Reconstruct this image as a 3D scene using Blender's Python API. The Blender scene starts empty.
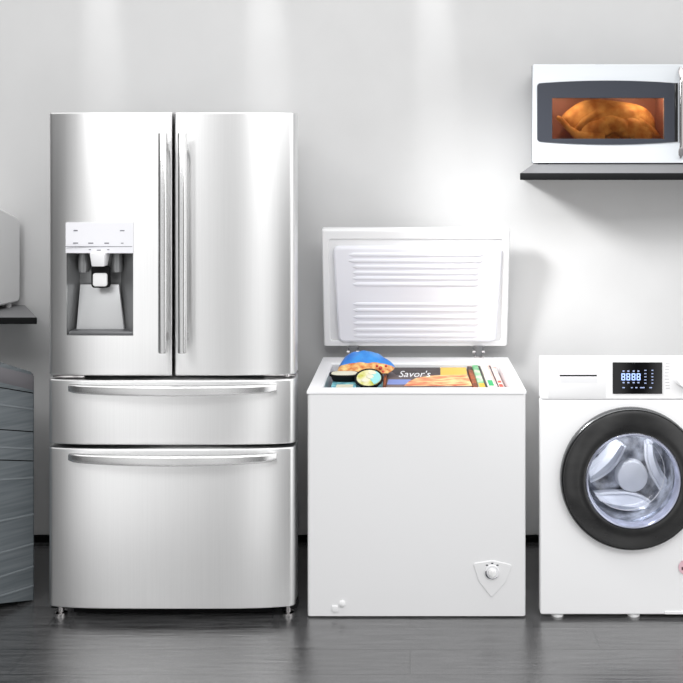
import bpy, bmesh, math, random
from mathutils import Vector, Matrix
random.seed(7)
sc = bpy.context.scene
col = sc.collection
PI = math.pi
F, PX, PY, EYE = 822.0, 410.0, 177.0, 1.61
WALL = 3.64

def X(px, Y): return (px - PX) / F * Y
def Z(py, Y): return EYE - (py - PY) / F * Y

# ------------------------------------------------------------------ materials
def lin(c):
    return tuple(((v/255)/12.92 if v/255 <= .04045 else ((v/255+.055)/1.055)**2.4) for v in c)
def rgba(c): return (*lin(c), 1)
def mat(name, c, rough=.5, metal=0., spec=.5, emit=None, estr=1., coat=0., ior=None):
    m = bpy.data.materials.new(name); m.use_nodes = True
    b = m.node_tree.nodes['Principled BSDF']
    b.inputs['Base Color'].default_value = rgba(c)
    b.inputs['Roughness'].default_value = rough
    b.inputs['Metallic'].default_value = metal
    b.inputs['Specular IOR Level'].default_value = spec
    b.inputs['Coat Weight'].default_value = coat
    if ior: b.inputs['IOR'].default_value = ior
    if emit:
        b.inputs['Emission Color'].default_value = rgba(emit)
        b.inputs['Emission Strength'].default_value = estr
    return m
def nodes(m):
    nt = m.node_tree
    return nt, nt.nodes, nt.links, nt.nodes['Principled BSDF']
def noise_color(m, c1, c2, scale=(1,1,1), detail=4, lo=.35, hi=.65, nscale=1., bump=0., rough=None):
    nt, N, L, b = nodes(m)
    tc = N.new('ShaderNodeTexCoord'); mp = N.new('ShaderNodeMapping')
    mp.inputs['Scale'].default_value = scale
    nz = N.new('ShaderNodeTexNoise'); nz.inputs['Scale'].default_value = nscale; nz.inputs['Detail'].default_value = detail
    cr = N.new('ShaderNodeValToRGB')
    cr.color_ramp.elements[0].position = lo; cr.color_ramp.elements[0].color = rgba(c1)
    cr.color_ramp.elements[1].position = hi; cr.color_ramp.elements[1].color = rgba(c2)
    L.new(tc.outputs['Object'], mp.inputs[0]); L.new(mp.outputs[0], nz.inputs['Vector'])
    L.new(nz.outputs['Fac'], cr.inputs[0]); L.new(cr.outputs[0], b.inputs['Base Color'])
    if bump:
        bp = N.new('ShaderNodeBump'); bp.inputs['Strength'].default_value = bump; bp.inputs['Distance'].default_value = .01
        L.new(nz.outputs['Fac'], bp.inputs['Height']); L.new(bp.outputs[0], b.inputs['Normal'])
    return m

M = {}
M['wall'] = noise_color(mat('wall_paint', (211,211,211), .75, spec=.2), (209,209,209), (213,213,213), nscale=3)
M['steel'] = noise_color(mat('brushed_steel', (236,236,236), .3, 1.), (236,236,236), (239,239,239), (60,60,.6), nscale=4)
def brushed(m, an=.75, rot=0.):
    nt, N, L, b = nodes(m)
    tg = N.new('ShaderNodeTangent'); tg.direction_type = 'RADIAL'; tg.axis = 'Z'
    b.inputs['Anisotropic'].default_value = an; b.inputs['Anisotropic Rotation'].default_value = rot
    L.new(tg.outputs[0], b.inputs['Tangent'])
brushed(M['steel'], 1., .25)
M['steel_side'] = mat('grey_steel_side', (120,121,123), .45, .6)
M['handle'] = mat('polished_handle', (228,228,228), .26, 1.)
M['chrome'] = mat('chrome', (215,212,212), .1, 1.)
M['black'] = mat('black_rubber', (12,12,13), .6, spec=.2)
M['gap'] = mat('dark_gasket', (14,14,15), .8, spec=.1)
M['panel_lilac'] = mat('touch_panel', (246,246,251), .25, spec=.5)
M['print_grey'] = mat('grey_print', (120,120,128), .5)
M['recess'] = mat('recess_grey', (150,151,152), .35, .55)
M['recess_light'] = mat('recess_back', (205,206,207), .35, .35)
M['white'] = mat('white_enamel', (240,240,241), .3, spec=.4)
M['white_front'] = mat('white_enamel_front', (237,237,238), .35, spec=.35)
M['white_plastic'] = mat('white_plastic', (245,245,247), .4, spec=.3)
M['liner'] = mat('lid_liner_white', (240,240,246), .5, spec=.3)
M['washer_white'] = mat('washer_white', (251,251,252), .3, spec=.4)
M['mw_white'] = noise_color(mat('microwave_white', (226,230,235), .3, spec=.5), (222,227,232), (228,232,236), (.5,.5,6), nscale=1.5)
M['slate'] = mat('slate_glass', (66,69,77), .2, spec=.5)
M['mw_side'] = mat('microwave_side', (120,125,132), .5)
M['black_gloss'] = mat('black_gloss', (30,30,31), .12, spec=.5)
M['ring_black'] = noise_color(mat('door_ring_black', (38,38,38), .22, spec=.5), (30,30,31), (46,46,46), (1.5,1.5,3), nscale=4)
M['rim_grey'] = mat('door_rim_grey', (110,111,112), .25, .9)
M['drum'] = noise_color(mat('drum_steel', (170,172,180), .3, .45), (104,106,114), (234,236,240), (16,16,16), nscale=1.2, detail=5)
M['baffle'] = mat('baffle_plastic', (240,241,244), .35)
M['hub'] = mat('hub_cap', (246,246,246), .35)
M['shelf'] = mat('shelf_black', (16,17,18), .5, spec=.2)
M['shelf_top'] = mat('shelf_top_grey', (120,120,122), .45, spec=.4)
M['grey_app'] = noise_color(mat('slate_grey_panel', (92,98,103), .5, .1), (84,91,95), (102,108,112), (2,2,40), nscale=2)
M['grey_app_top'] = mat('slate_grey_top', (98,96,100), .5, .1)
M['grey_ridge'] = mat('slate_ridge', (120,126,130), .45, .3)
M['box_white'] = mat('pale_plastic', (222,222,222), .45)
M['cavity'] = mat('cavity_enamel', (180,130,116), .5)
M['glass_ring'] = mat('glass_rim', (190,194,214), .08, .6)
M['digits'] = mat('display_digits', (150,175,230), .5, emit=(170,195,245), estr=1.0)
M['icons'] = mat('display_icons', (140,150,180), .5, emit=(150,165,205), estr=.7)
M['screen'] = mat('display_glass', (8,8,10), .08, spec=.5)
M['teal'] = noise_color(mat('teal_carton', (40,150,170), .5), (20,110,140), (150,215,220), (20,20,20), nscale=1.5)
M['brown'] = noise_color(mat('brown_carton', (70,40,30), .5), (38,26,24), (176,88,30), (8,8,8), nscale=2)
M['taupe'] = noise_color(mat('taupe_carton', (112,100,100), .5), (96,84,84), (128,114,112), (6,6,6), nscale=2)
M['darkprint'] = mat('dark_print', (62,54,54), .5)
M['blueprint'] = mat('blue_print', (130,150,215), .5)
M['yellowprint'] = mat('yellow_print', (232,190,80), .5)
M['crust'] = noise_color(mat('pastry_print', (232,170,100), .5), (248,214,150), (222,112,72), (14,46,14), lo=.42, hi=.6, nscale=1.2, detail=3)
M['bagblue'] = noise_color(mat('pouch_blue', (10,125,220), .35), (0,110,210), (60,160,235), (10,10,10), nscale=1)
M['bagorange'] = noise_color(mat('pouch_orange', (235,175,80), .4), (250,215,140), (205,105,40), (30,30,30), nscale=1.2, detail=5)
M['red'] = mat('red_print', (215,80,60), .5)
M['bowlfood'] = noise_color(mat('bowl_food', (220,215,150), .5), (235,230,200), (190,190,60), (18,18,18), nscale=1.5)
M['bowlteal'] = mat('bowl_teal', (150,215,215), .5)
M['tray_white'] = mat('tray_film', (226,222,200), .4)
M['green'] = noise_color(mat('green_carton', (150,205,160), .5), (90,180,120), (215,230,200), (14,14,14), nscale=1.5)
M['yellowc'] = mat('amber_carton', (225,180,60), .5)
M['cream'] = noise_color(mat('cream_carton', (240,236,222), .5), (232,225,205), (250,248,242), (14,14,14), nscale=2)
M['pink'] = noise_color(mat('pink_carton', (245,215,208), .5), (240,190,180), (252,240,236), (18,18,18), nscale=2)
M['greenmark'] = mat('green_mark', (40,175,105), .5)
M['chicken'] = noise_color(mat('roast_skin', (225,160,60), .6, spec=.15), (228,188,118), (182,128,70), (14,14,14), nscale=1.6, detail=5, bump=.4)

def glass(name, tint, gloss=.08, rough=.02, fresnel=True):
    m = bpy.data.materials.new(name); m.use_nodes = True
    nt = m.node_tree; N = nt.nodes; L = nt.links
    N.remove(N['Principled BSDF'])
    t = N.new('ShaderNodeBsdfTransparent'); t.inputs[0].default_value = rgba(tint)
    g = N.new('ShaderNodeBsdfGlossy'); g.inputs['Roughness'].default_value = rough
    fr = N.new('ShaderNodeFresnel'); fr.inputs['IOR'].default_value = 1.45
    mx = N.new('ShaderNodeMixShader')
    ad = N.new('ShaderNodeMath'); ad.operation = 'ADD'; ad.inputs[1].default_value = gloss
    if fresnel: L.new(fr.outputs[0], ad.inputs[0])
    else: ad.inputs[0].default_value = 0
    L.new(ad.outputs[0], mx.inputs[0])
    L.new(t.outputs[0], mx.inputs[1]); L.new(g.outputs[0], mx.inputs[2])
    L.new(mx.outputs[0], N['Material Output'].inputs[0])
    return m
M['mw_glass'] = glass('microwave_glass', (236,222,205), .0)
M['bowl_glass'] = glass('porthole_glass', (236,240,250), .07, .08, False)

def floor_mat():
    m = mat('dark_wood_floor', (70,70,72), .2)
    nt, N, L, b = nodes(m)
    tc = N.new('ShaderNodeTexCoord'); mp = N.new('ShaderNodeMapping')
    mp.inputs['Scale'].default_value = (2.2, 46, 1)
    nz = N.new('ShaderNodeTexNoise'); nz.inputs['Scale'].default_value = 2.2; nz.inputs['Detail'].default_value = 7; nz.inputs['Roughness'].default_value = .65
    cr = N.new('ShaderNodeValToRGB')
    cr.color_ramp.elements[0].position = .3; cr.color_ramp.elements[0].color = rgba((34,34,35))
    cr.color_ramp.elements[1].position = .72; cr.color_ramp.elements[1].color = rgba((94,94,95))
    br = N.new('ShaderNodeTexBrick'); br.inputs['Scale'].default_value = 1
    br.inputs['Brick Width'].default_value = 1.3; br.inputs['Row Height'].default_value = .14
    br.inputs['Mortar Size'].default_value = .0022; br.inputs['Mortar'].default_value = (.25,.25,.25,1)
    br.inputs['Color1'].default_value = (1,1,1,1); br.inputs['Color2'].default_value = (.8,.8,.8,1)
    mx = N.new('ShaderNodeMix'); mx.data_type = 'RGBA'; mx.blend_type = 'MULTIPLY'; mx.inputs[0].default_value = 1
    L.new(tc.outputs['Object'], mp.inputs[0]); L.new(mp.outputs[0], nz.inputs['Vector'])
    L.new(nz.outputs['Fac'], cr.inputs[0]); L.new(tc.outputs['Object'], br.inputs['Vector'])
    L.new(cr.outputs[0], mx.inputs[6]); L.new(br.outputs['Color'], mx.inputs[7]); L.new(mx.outputs[2], b.inputs['Base Color'])
    rr = N.new('ShaderNodeMapRange'); rr.inputs['To Min'].default_value = .13; rr.inputs['To Max'].default_value = .26
    L.new(nz.outputs['Fac'], rr.inputs['Value']); L.new(rr.outputs[0], b.inputs['Roughness'])
    bp = N.new('ShaderNodeBump'); bp.inputs['Strength'].default_value = .3; bp.inputs['Distance'].default_value = .004
    L.new(nz.outputs['Fac'], bp.inputs['Height']); L.new(bp.outputs[0], b.inputs['Normal'])
    b.inputs['IOR'].default_value = 2.9
    return m
M['floor'] = floor_mat()

# ------------------------------------------------------------------ object helpers
def root_of(o):
    while o.parent: o = o.parent
    return o
def thing(name, label, cat, loc, group=None):
    o = bpy.data.objects.new(name, None); col.objects.link(o)
    o.empty_display_size = .1
    o.location = loc; o['label'] = label; o['category'] = cat
    if group: o['group'] = group
    return o
def obj(name, bm, m, parent=None, smooth=True, angle=35, label=None):
    bmesh.ops.recalc_face_normals(bm, faces=bm.faces)
    me = bpy.data.meshes.new(name)
    if parent is not None:
        off = root_of(parent).location
        bmesh.ops.translate(bm, verts=bm.verts, vec=-off)
    bm.to_mesh(me); bm.free()
    mats = m if isinstance(m, list) else [m]
    for k in mats: me.materials.append(k)
    if smooth:
        me.polygons.foreach_set('use_smooth', [True]*len(me.polygons))
        me.set_sharp_from_angle(angle=math.radians(angle))
    o = bpy.data.objects.new(name, me); col.objects.link(o)
    if parent is not None: o.parent = parent
    if label: o['label'] = label
    return o
def single(name, bm, m, base, label, cat, group=None, **k):
    """a thing that is one mesh, origin at its base"""
    bmesh.ops.translate(bm, verts=bm.verts, vec=-Vector(base))
    o = obj(name, bm, m, None, **k); o.location = base
    o['label'] = label; o['category'] = cat
    if group: o['group'] = group
    return o
def struct(name, bm, m):
    o = obj(name, bm, m, None, smooth=False); o['kind'] = 'structure'; return o

def NB(): return bmesh.new()
def box(bm, x0, x1, y0, y1, z0, z1, bev=0., seg=2, mi=0):
    t = bmesh.new()
    bmesh.ops.create_cube(t, size=1)
    for v in t.verts:
        v.co = Vector(((x0+x1)/2 + v.co.x*(x1-x0), (y0+y1)/2 + v.co.y*(y1-y0), (z0+z1)/2 + v.co.z*(z1-z0)))
    if bev: bmesh.ops.bevel(t, geom=t.edges[:], offset=bev, segments=seg, profile=.5, affect='EDGES')
    for f in t.faces: f.material_index = mi
    merge(bm, t); return bm
def merge(bm, t):
    me = bpy.data.meshes.new('tmp'); t.to_mesh(me); t.free(); bm.from_mesh(me); bpy.data.meshes.remove(me)
def B(*a, **k): return box(NB(), *a, **k)
def hexa(bm, pts, bev=0., seg=2):
    """box from 8 corners: bottom loop of 4, top loop of 4"""
    t = bmesh.new(); v = [t.verts.new(p) for p in pts]
    for f in ((0,1,2,3),(4,5,6,7),(0,1,5,4),(1,2,6,5),(2,3,7,6),(3,0,4,7)): t.faces.new([v[i] for i in f])
    bmesh.ops.recalc_face_normals(t, faces=t.faces)
    if bev: bmesh.ops.bevel(t, geom=t.edges[:], offset=bev, segments=seg, profile=.5, affect='EDGES')
    merge(bm, t); return bm
def plate(bm, outer, y, thick, holes=(), bev=0.):
    """polygon in (x,z) with holes, facing -Y at depth y, extruded back by thick"""
    t = bmesh.new(); edges = []
    for loop in [outer] + list(holes):
        vs = [t.verts.new((p[0], y, p[1])) for p in loop]
        for i in range(len(vs)): edges.append(t.edges.new((vs[i], vs[(i+1) % len(vs)])))
    if holes: bmesh.ops.triangle_fill(t, use_beauty=True, edges=edges)
    else: t.faces.new(t.verts[:])
    r = bmesh.ops.extrude_face_region(t, geom=t.faces[:], use_keep_orig=True)
    for g in r['geom']:
        if isinstance(g, bmesh.types.BMVert): g.co.y += thick
    bmesh.ops.recalc_face_normals(t, faces=t.faces)
    if bev:
        es = [e for e in t.edges if abs(e.verts[0].co.y-y) < 1e-6 and abs(e.verts[1].co.y-y) < 1e-6
              and len(e.link_faces) == 2 and e.calc_face_angle(0) > 1.]
        bmesh.ops.bevel(t, geom=es, offset=bev, segments=2, profile=.5, affect='EDGES')
    merge(bm, t); return bm
def rrect(x0, x1, z0, z1, r, n=6):
    pts = []
    for cx, cz, a0 in ((x1-r, z1-r, 0), (x0+r, z1-r, 90), (x0+r, z0+r, 180), (x1-r, z0+r, 270)):
        for i in range(n+1):
            a = math.radians(a0 + 90*i/n); pts.append((cx + r*math.cos(a), cz + r*math.sin(a)))
    return pts
def circ(cx, cz, r, n=64): return [(cx + r*math.cos(2*PI*i/n), cz + r*math.sin(2*PI*i/n)) for i in range(n)]
def rings(bm, rs, cap=True, closed=False):
    t = bmesh.new(); V = [[t.verts.new(p) for p in r] for r in rs]
    n = len(V[0])
    for a, b in zip(V[:-1], V[1:]):
        for i in range(n): t.faces.new((a[i], a[(i+1) % n], b[(i+1) % n], b[i]))
    if cap:
        t.faces.new(V[0]); t.faces.new(V[-1][::-1])
    bmesh.ops.recalc_face_normals(t, faces=t.faces)
    merge(bm, t); return bm
def lathe_y(bm, cx, cz, prof, n=64, cap=False):
    """profile [(r, y)] turned about the Y axis through (cx, cz)"""
    rs = [[(cx + max(r, 1e-4)*math.cos(2*PI*i/n), y, cz + max(r, 1e-4)*math.sin(2*PI*i/n)) for i in range(n)] for r, y in prof]
    return rings(bm, rs, cap)
def lathe_z(bm, cx, cy, prof, n=40, cap=True):
    rs = [[(cx + r*math.cos(2*PI*i/n), cy + r*math.sin(2*PI*i/n), z) for i in range(n)] for r, z in prof]
    return rings(bm, rs, cap)
def tube(bm, pts, r, n=10):
    pts = [Vector(p) for p in pts]; rs = []
    up = Vector((0, 1, 0))
    for i, p in enumerate(pts):
        d = (pts[min(i+1, len(pts)-1)] - pts[max(i-1, 0)]).normalized()
        u = up if abs(d.dot(up)) < .95 else Vector((0, 0, 1))
        a = d.cross(u).normalized(); b = d.cross(a)
        rr = r[i] if isinstance(r, (list, tuple)) else r
        rs.append([p + a*rr*math.cos(2*PI*k/n) + b*rr*math.sin(2*PI*k/n) for k in range(n)])
    return rings(bm, rs)
def ellipsoid(bm, c, r, rot=None, u=24, v=14, lump=0.):
    t = bmesh.new(); bmesh.ops.create_uvsphere(t, u_segments=u, v_segments=v, radius=1)
    for q in t.verts:
        s = 1 + lump*math.sin(5*q.co.x+1)*math.cos(4*q.co.z+2*q.co.y)
        q.co = Vector((q.co.x*r[0]*s, q.co.y*r[1]*s, q.co.z*r[2]*s))
        if rot is not None: q.co = rot @ q.co
        q.co += Vector(c)
    merge(bm, t); return bm
def text_mesh(txt, size, bold=0., shear=0., depth=.0006):
    cu = bpy.data.curves.new('lettering', 'FONT'); cu.body = txt; cu.size = size; cu.extrude = depth
    cu.offset = bold; cu.shear = shear; cu.resolution_u = 3
    o = bpy.data.objects.new('lettering', cu); col.objects.link(o)
    dg = bpy.context.evaluated_depsgraph_get(); dg.update()
    me = bpy.data.meshes.new_from_object(o.evaluated_get(dg))
    bpy.data.objects.remove(o); bpy.data.curves.remove(cu)
    t = bmesh.new(); t.from_mesh(me); bpy.data.meshes.remove(me)
    return t

# ------------------------------------------------------------------ setting
struct('floor', B(-4.0, 4.0, 2.2, WALL+.1, -.1, 0), M['floor'])
struct('added_dark_baseboard', B(-4.0, 4.0, WALL-.015, WALL, 0, .026), M['gap'])  # black strip added to darken the floor gaps between the appliances
struct('wall_back', B(-4.0, 4.0, WALL, WALL+.1, 0, 3.0), M['wall'])

# ------------------------------------------------------------------ refrigerator
FX0, FX1 = X(48.0, 3), X(294.8, 3)
FXC, FHW = (FX0+FX1)/2, (FX1-FX0)/2
def fy(x):
    d = abs(x-FXC); u = min(d/FHW, 1); r = .016
    y = 3.0 - .022*(1 - u**5)
    e = max(0, d-(FHW-r))
    return y + r - math.sqrt(max(r*r - e*e, 0))
def front_panel(x0, x1, z0, z1, back, hole=None, inner=()):
    """bowed front with rolled top and bottom edges; inner = sides given a small round"""
    r = .007
    xs = [x0 + (x1-x0)*i/40 for i in range(41)]
    for e in (x0, x1):
        if abs(abs(e-FXC)-FHW) < 1e-4:
            s = 1 if e == x0 else -1
            xs += [e + s*d for d in (.0008, .002, .004, .007, .011, .016, .022, .03)]
        else:
            s = 1 if e == x0 else -1
            xs += [e + s*d for d in (.0006, .0015, .003, .005)]
    zs = [z0, z0+.0007, z0+.002, z0+.004, z0+r, z1-r, z1-.004, z1-.002, z1-.0007, z1]
    if hole:
        xs = [x for x in xs if min(abs(x-hole[0]), abs(x-hole[1])) > .004] + [hole[0], hole[1]]
        zs += [hole[2], hole[3]]
    xs = sorted(set(xs)); zs = sorted(set(zs))
    bm = NB()
    def roll(d, r): 
        return 0 if d >= r else r - math.sqrt(max(r*r - (r-d)**2, 0))
    V = []
    for z in zs:
        row = []
        for x in xs:
            y = fy(x) + roll(min(z-z0, z1-z), r)
            for e in (x0, x1):
                if abs(abs(e-FXC)-FHW) > 1e-4: y += roll(abs(x-e), .005)
            row.append(bm.verts.new((x, y, z)))
        V.append(row)
    for j in range(len(zs)-1):
        for i in range(len(xs)-1):
            if hole and hole[0]-1e-6 <= xs[i] < hole[1]-1e-6 and hole[2]-1e-6 <= zs[j] < hole[3]-1e-6: continue
            bm.faces.new((V[j][i], V[j][i+1], V[j+1][i+1], V[j+1][i]))
    rr = bmesh.ops.extrude_face_region(bm, geom=bm.faces[:], use_keep_orig=True)
    for g in rr['geom']:
        if isinstance(g, bmesh.types.BMVert): g.co.y = back
    return bm

fr = thing('refrigerator', 'large stainless steel refrigerator with two doors, two drawers and a dispenser', 'refrigerator', (FXC, 3.25, 0))
zt, zb = Z(112.6, 3), Z(374.5, 3)
bm = NB()
hexa(bm, [(FX0+.012, 3.088, .05), (FX1-.012, 3.088, .05), (FX1-.085, 3.52, .05), (FX0+.085, 3.52, .05),
          (FX0+.012, 3.088, zt-.012), (FX1-.012, 3.088, zt-.012), (FX1-.085, 3.52, zt-.012), (FX0+.085, 3.52, zt-.012)], .004)
obj('cabinet', bm, mat('cabinet_grey', (196,197,199), .5), fr)
bm = NB(); box(bm, FX0+.008, FX1-.008, 3.0835, 3.0885, .05, zt-.011)
obj('door_gasket', bm, M['gap'], fr, smooth=False)
DB = 3.083
HX0, HX1, HZ0, HZ1 = X(66.2, 2.983), X(133.5, 2.981), Z(335.5, 2.983), Z(253, 2.983)
xm = X(173.6, 2.98)
dl = obj('door', front_panel(FX0, xm-.0055, zb, zt, DB, (HX0, HX1, HZ0, HZ1)), M['steel'], fr, label='left steel door with the dispenser')
dr = obj('door', front_panel(xm+.0042, FX1, zb, zt, DB), M['steel'], fr, label='right plain steel door')
z1t, z1b = Z(378.8, 3), Z(443.3, 3)
z2t, z2b = Z(447, 3), Z(606.3, 3)
d1 = obj('drawer', front_panel(FX0, FX1, z1b, z1t, DB), M['steel'], fr, label='shallow upper drawer')
d2 = obj('drawer', front_panel(FX0, FX1, z2b, z2t, DB), M['steel'], fr, label='deep lower drawer')
# tall bar handles
def bar_handle(px, parent):
    y = fy(X(px, 2.93)) - .048; x = X(px, y)
    a, b = Z(353, y), Z(133, y)
    bm = NB(); rs = []
    for z, s in ((a, .86), (a+.003, 1), (b-.003, 1), (b, .86)):
        rs.append([(x + s*.0162*math.copysign(abs(math.cos(t))**.75, math.cos(t)), y + s*.0125*math.copysign(abs(math.sin(t))**.75, math.sin(t)), z) for t in [2*PI*i/24 for i in range(24)]])
    rings(bm, rs)
    for z in (a+.05, b-.05): box(bm, x-.009, x+.009, y+.006, fy(x)+.004, z-.014, z+.014, .003)
    obj('door_handle', bm, M['handle'], parent)
bar_handle(163, dl); bar_handle(182.3, dr)
def drawer_handle(py, parent):
    bm = NB(); rs = []
    n = 36
    for i in range(n+1):
        u = -1 + 2*i/n
        yc0 = 2.985
        x = X(70, yc0) + (X(277, yc0)-X(70, yc0))*i/n
        e = max(0, (abs(u)-.9)/.1)
        y = fy(x) - .014 - .030*(1-u*u) + .004*e
        z = Z(py+5.3, 2.93)
        h = .0155 + .0035*(1-u*u); d = .0125 - .003*e
        if i in (0, n): h *= .8; d *= .8
        rs.append([(x, y + d*math.copysign(abs(math.cos(t))**.7, math.cos(t)), z + h*math.copysign(abs(math.sin(t))**.6, math.sin(t))) for t in [2*PI*k/20 for k in range(20)]])
    rings(bm, rs)
    for px in (76, 271):
        x = X(px, 2.95); box(bm, x-.012, x+.012, fy(x)-.012, fy(x)+.004, z-.012, z+.012, .003)
    obj('drawer_handle', bm, M['handle'], parent)
drawer_handle(386, d1); drawer_handle(456, d2)
# dispenser in the left door
yp = 2.952
def DX(p): return X(p, 2.983)
def DZ(p): return Z(p, 2.983)
bm = NB()
n = 14
pts0 = []
for i in range(n+1):
    x = DX(65.5) + (DX(134)-DX(65.5))*i/n
    pts0.append(x)
rs = []
for x in pts0:
    rs.append([(x, fy(x)-.003, DZ(253)), (x, fy(x)-.003, DZ(222.5)), (x, fy(x)+.01, DZ(222.5)), (x, fy(x)+.01, DZ(253))])
rings(bm, rs)
obj('dispenser_panel', bm, M['panel_lilac'], dl)
bm = NB()
def mark(px, py, w, h):
    x0, x1 = DX(px-w/2), DX(px+w/2); y = min(fy(x0), fy(x1)) - .0036
    box(bm, x0, x1, y, y+.004, DZ(py+h/2), DZ(py-h/2))
for px, py, w, h in ((76,230.5,4,1.2),(123,230.5,4.5,1),(76,243,5,1),(91.5,243,5,1),(107.5,243,4.5,1.1),(123,243,2.5,.8),
                     (99.5,250,4,.8),(90.5,249.5,2,.8),(109,249.5,2,.8),(99.5,246.4,67,.5)):
    mark(px, py, w, h)
obj('touch_icon_print', bm, M['print_grey'], dl, smooth=False)
# recess: sides, ceiling, sloping back, tray
bm = NB()
yb = 3.078
def quad(bm, *p):
    bm.faces.new([bm.verts.new(q) for q in p])
e = .0005
yfl, yfr = fy(HX0)+.002, fy(HX1)+.002
fl = [(HX0-e, yfl, HZ0), (HX1+e, yfr, HZ0), (HX1+e, yfr, HZ1), (HX0-e, yfl, HZ1)]
bk = [(X(80, yb), yb, HZ0+.02), (X(121, yb), yb, HZ0+.02), (X(121, yb), yb, HZ1), (X(80, yb), yb, HZ1)]
for i in range(4):
    j = (i+1) % 4; quad(bm, fl[i], fl[j], bk[j], bk[i])
quad(bm, *bk)
bmesh.ops.remove_doubles(bm, verts=bm.verts, dist=1e-5)
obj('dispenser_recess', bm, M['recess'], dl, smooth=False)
bm = NB()
yk = 3.065
ya_ = 3.022
hexa(bm, [(X(76, ya_), ya_, Z(331, ya_)), (X(124, ya_), ya_, Z(331, ya_)), (X(124, ya_), ya_+.02, Z(331, ya_)), (X(76, ya_), ya_+.02, Z(331, ya_)),
          (X(81, yk), yk-.01, Z(284, yk)), (X(119.5, yk), yk-.01, Z(284, yk)), (X(119.5, yk), yk, Z(284, yk)), (X(81, yk), yk, Z(284, yk))], .003)
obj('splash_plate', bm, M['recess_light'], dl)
bm = NB()
hexa(bm, [(HX0+.002, yfl+.004, HZ0+.001), (HX1-.002, yfr+.004, HZ0+.001), (HX1-.012, yfl+.06, HZ0+.001), (HX0+.012, yfl+.06, HZ0+.001),
          (HX0+.003, yfl+.006, HZ0+.014), (HX1-.003, yfr+.006, HZ0+.014), (HX1-.012, yfl+.06, HZ0+.018), (HX0+.012, yfl+.06, HZ0+.018)], .004)
obj('drip_tray', bm, M['steel_side'], dl)
bm = NB()
yc = 2.99
hexa(bm, [(X(93.5,yc), yc-.02, Z(266,yc)), (X(106,yc), yc-.02, Z(266,yc)), (X(106,yc), yc+.02, Z(266,yc)), (X(93.5,yc), yc+.02, Z(266,yc)),
          (X(92,yc), yc-.026, Z(252.5,yc)), (X(107.5,yc), yc-.026, Z(252.5,yc)), (X(107.5,yc), yc+.03, Z(252.5,yc)), (X(92,yc), yc+.03, Z(252.5,yc))], .004)
obj('water_spout', bm, M['white_plastic'], dl)
bm = NB()
yc = 3.01
plate(bm, rrect(X(91,yc), X(109.5,yc), Z(288,yc), Z(266,yc), .012), yc, .012, bev=.003)
obj('paddle_frame', bm, M['black'], dl)
bm = NB(); plate(bm, rrect(X(93.2,yc), X(107.5,yc), Z(286.3,yc), Z(273,yc), .009), yc-.006, .01, bev=.003)
obj('paddle', bm, M['hub'], dl)
for s in (83.5, 116.5):
    bm = NB(); lathe_z(bm, X(s, 3.04), 3.045, [(.018, Z(272, 3.04)), (.02, Z(268, 3.04)), (.02, Z(258, 3.04)), (.016, Z(252, 3.04))])
    obj('side_nozzle', bm, M['recess'], dl)
# hinges in the gap, feet
for a, b in ((52, 84), (263, 295)):
    bm = NB(); m_ = (a+b)/2
    x0, x1 = X(a, 3.0), X(b, 3.0)
    zc = (zb+z1t)/2
    box(bm, x0, x1, max(fy(x0), fy(x1))+.008, 3.09, zc-.004, zc+.003, .0015)
    lathe_z(bm, X(61 if a < 100 else 286, 3), 3.03, [(.012, zc-.0055), (.012, zc+.0055)], 20)
    obj('hinge', bm, M['chrome'], fr)
bm = NB(); box(bm, FX0+.085, FX1-.085, 3.02, 3.06, .010, .052, .004)
obj('kick_plate', bm, M['gap'], fr)
for px in (60, 288):
    bm = NB(); x = X(px, 3.02)
    lathe_z(bm, x, 3.03, [(.022, 0), (.022, .009), (.012, .012), (.012, .05)], 20)
    ft = obj('foot', bm, M['chrome'], fr)
    bm = NB(); box(bm, x-.034, x+.034, 3.02, 3.06, .024, .05, .004); obj('foot_bracket', bm, M['black'], ft)
for px in (78, 264):
    bm = NB(); x = X(px, 3.0)
    ellipsoid(bm, (x, 3.03, z2b-.003), (.026, .02, .009))
    obj('bumper', bm, M['handle'], fr)

# ------------------------------------------------------------------ chest freezer
CX0, CX1 = X(306.8, 3), X(526.4, 3)
RZ = Z(390, 3)
CB = 3.55
IX0, IX1, IY0, IY1, IZ = -.322, .372, 3.042, 3.43, .60
cf = thing('chest_freezer', 'white chest freezer with its lid raised and frozen food inside', 'freezer', ((CX0+CX1)/2, 3.27, 0))
bm = NB()
b0 = .006
bx0, bx1 = CX0+.0015, CX1-.0015
def shell(bm, o, i, z0, z1, zi):
    """outer box o=(x0,x1,y0,y1) z0..z1 with open well i down to zi"""
    t = bmesh.new()
    def loop(r, z): return [t.verts.new(p) for p in ((r[0], r[2], z), (r[1], r[2], z), (r[1], r[3], z), (r[0], r[3], z))]
    a, b, c, d = loop(o, z0), loop(o, z1), loop(i, z1), loop(i, zi)
    t.faces.new(a); t.faces.new(d)
    for p, q in ((a, b), (b, c), (c, d)):
        for k in range(4): t.faces.new((p[k], p[(k+1) % 4], q[(k+1) % 4], q[k]))
    bmesh.ops.recalc_face_normals(t, faces=t.faces)
    return t
t = shell(bm, (bx0, bx1, 3.003, CB), (IX0-.01, IX1+.01, IY0-.01, IY1+.01), b0, RZ-.016, IZ-.01)
es = [e for e in t.edges if all(v.co.z < RZ-.1 or True for v in e.verts) and abs(e.verts[0].co.x-e.verts[1].co.x) < 1e-6 and abs(e.verts[0].co.y-e.verts[1].co.y) < 1e-6 and min(v.co.z for v in e.verts) < .1]
bmesh.ops.bevel(t, geom=es, offset=.012, segments=4, profile=.5, affect='EDGES')
merge(bm, t)
obj('body', bm, M['white_front'], cf)
t = shell(None, (CX0, CX1, 3.0, CB), (IX0, IX1, IY0, IY1), RZ-.016, RZ, RZ-.016)
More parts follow.
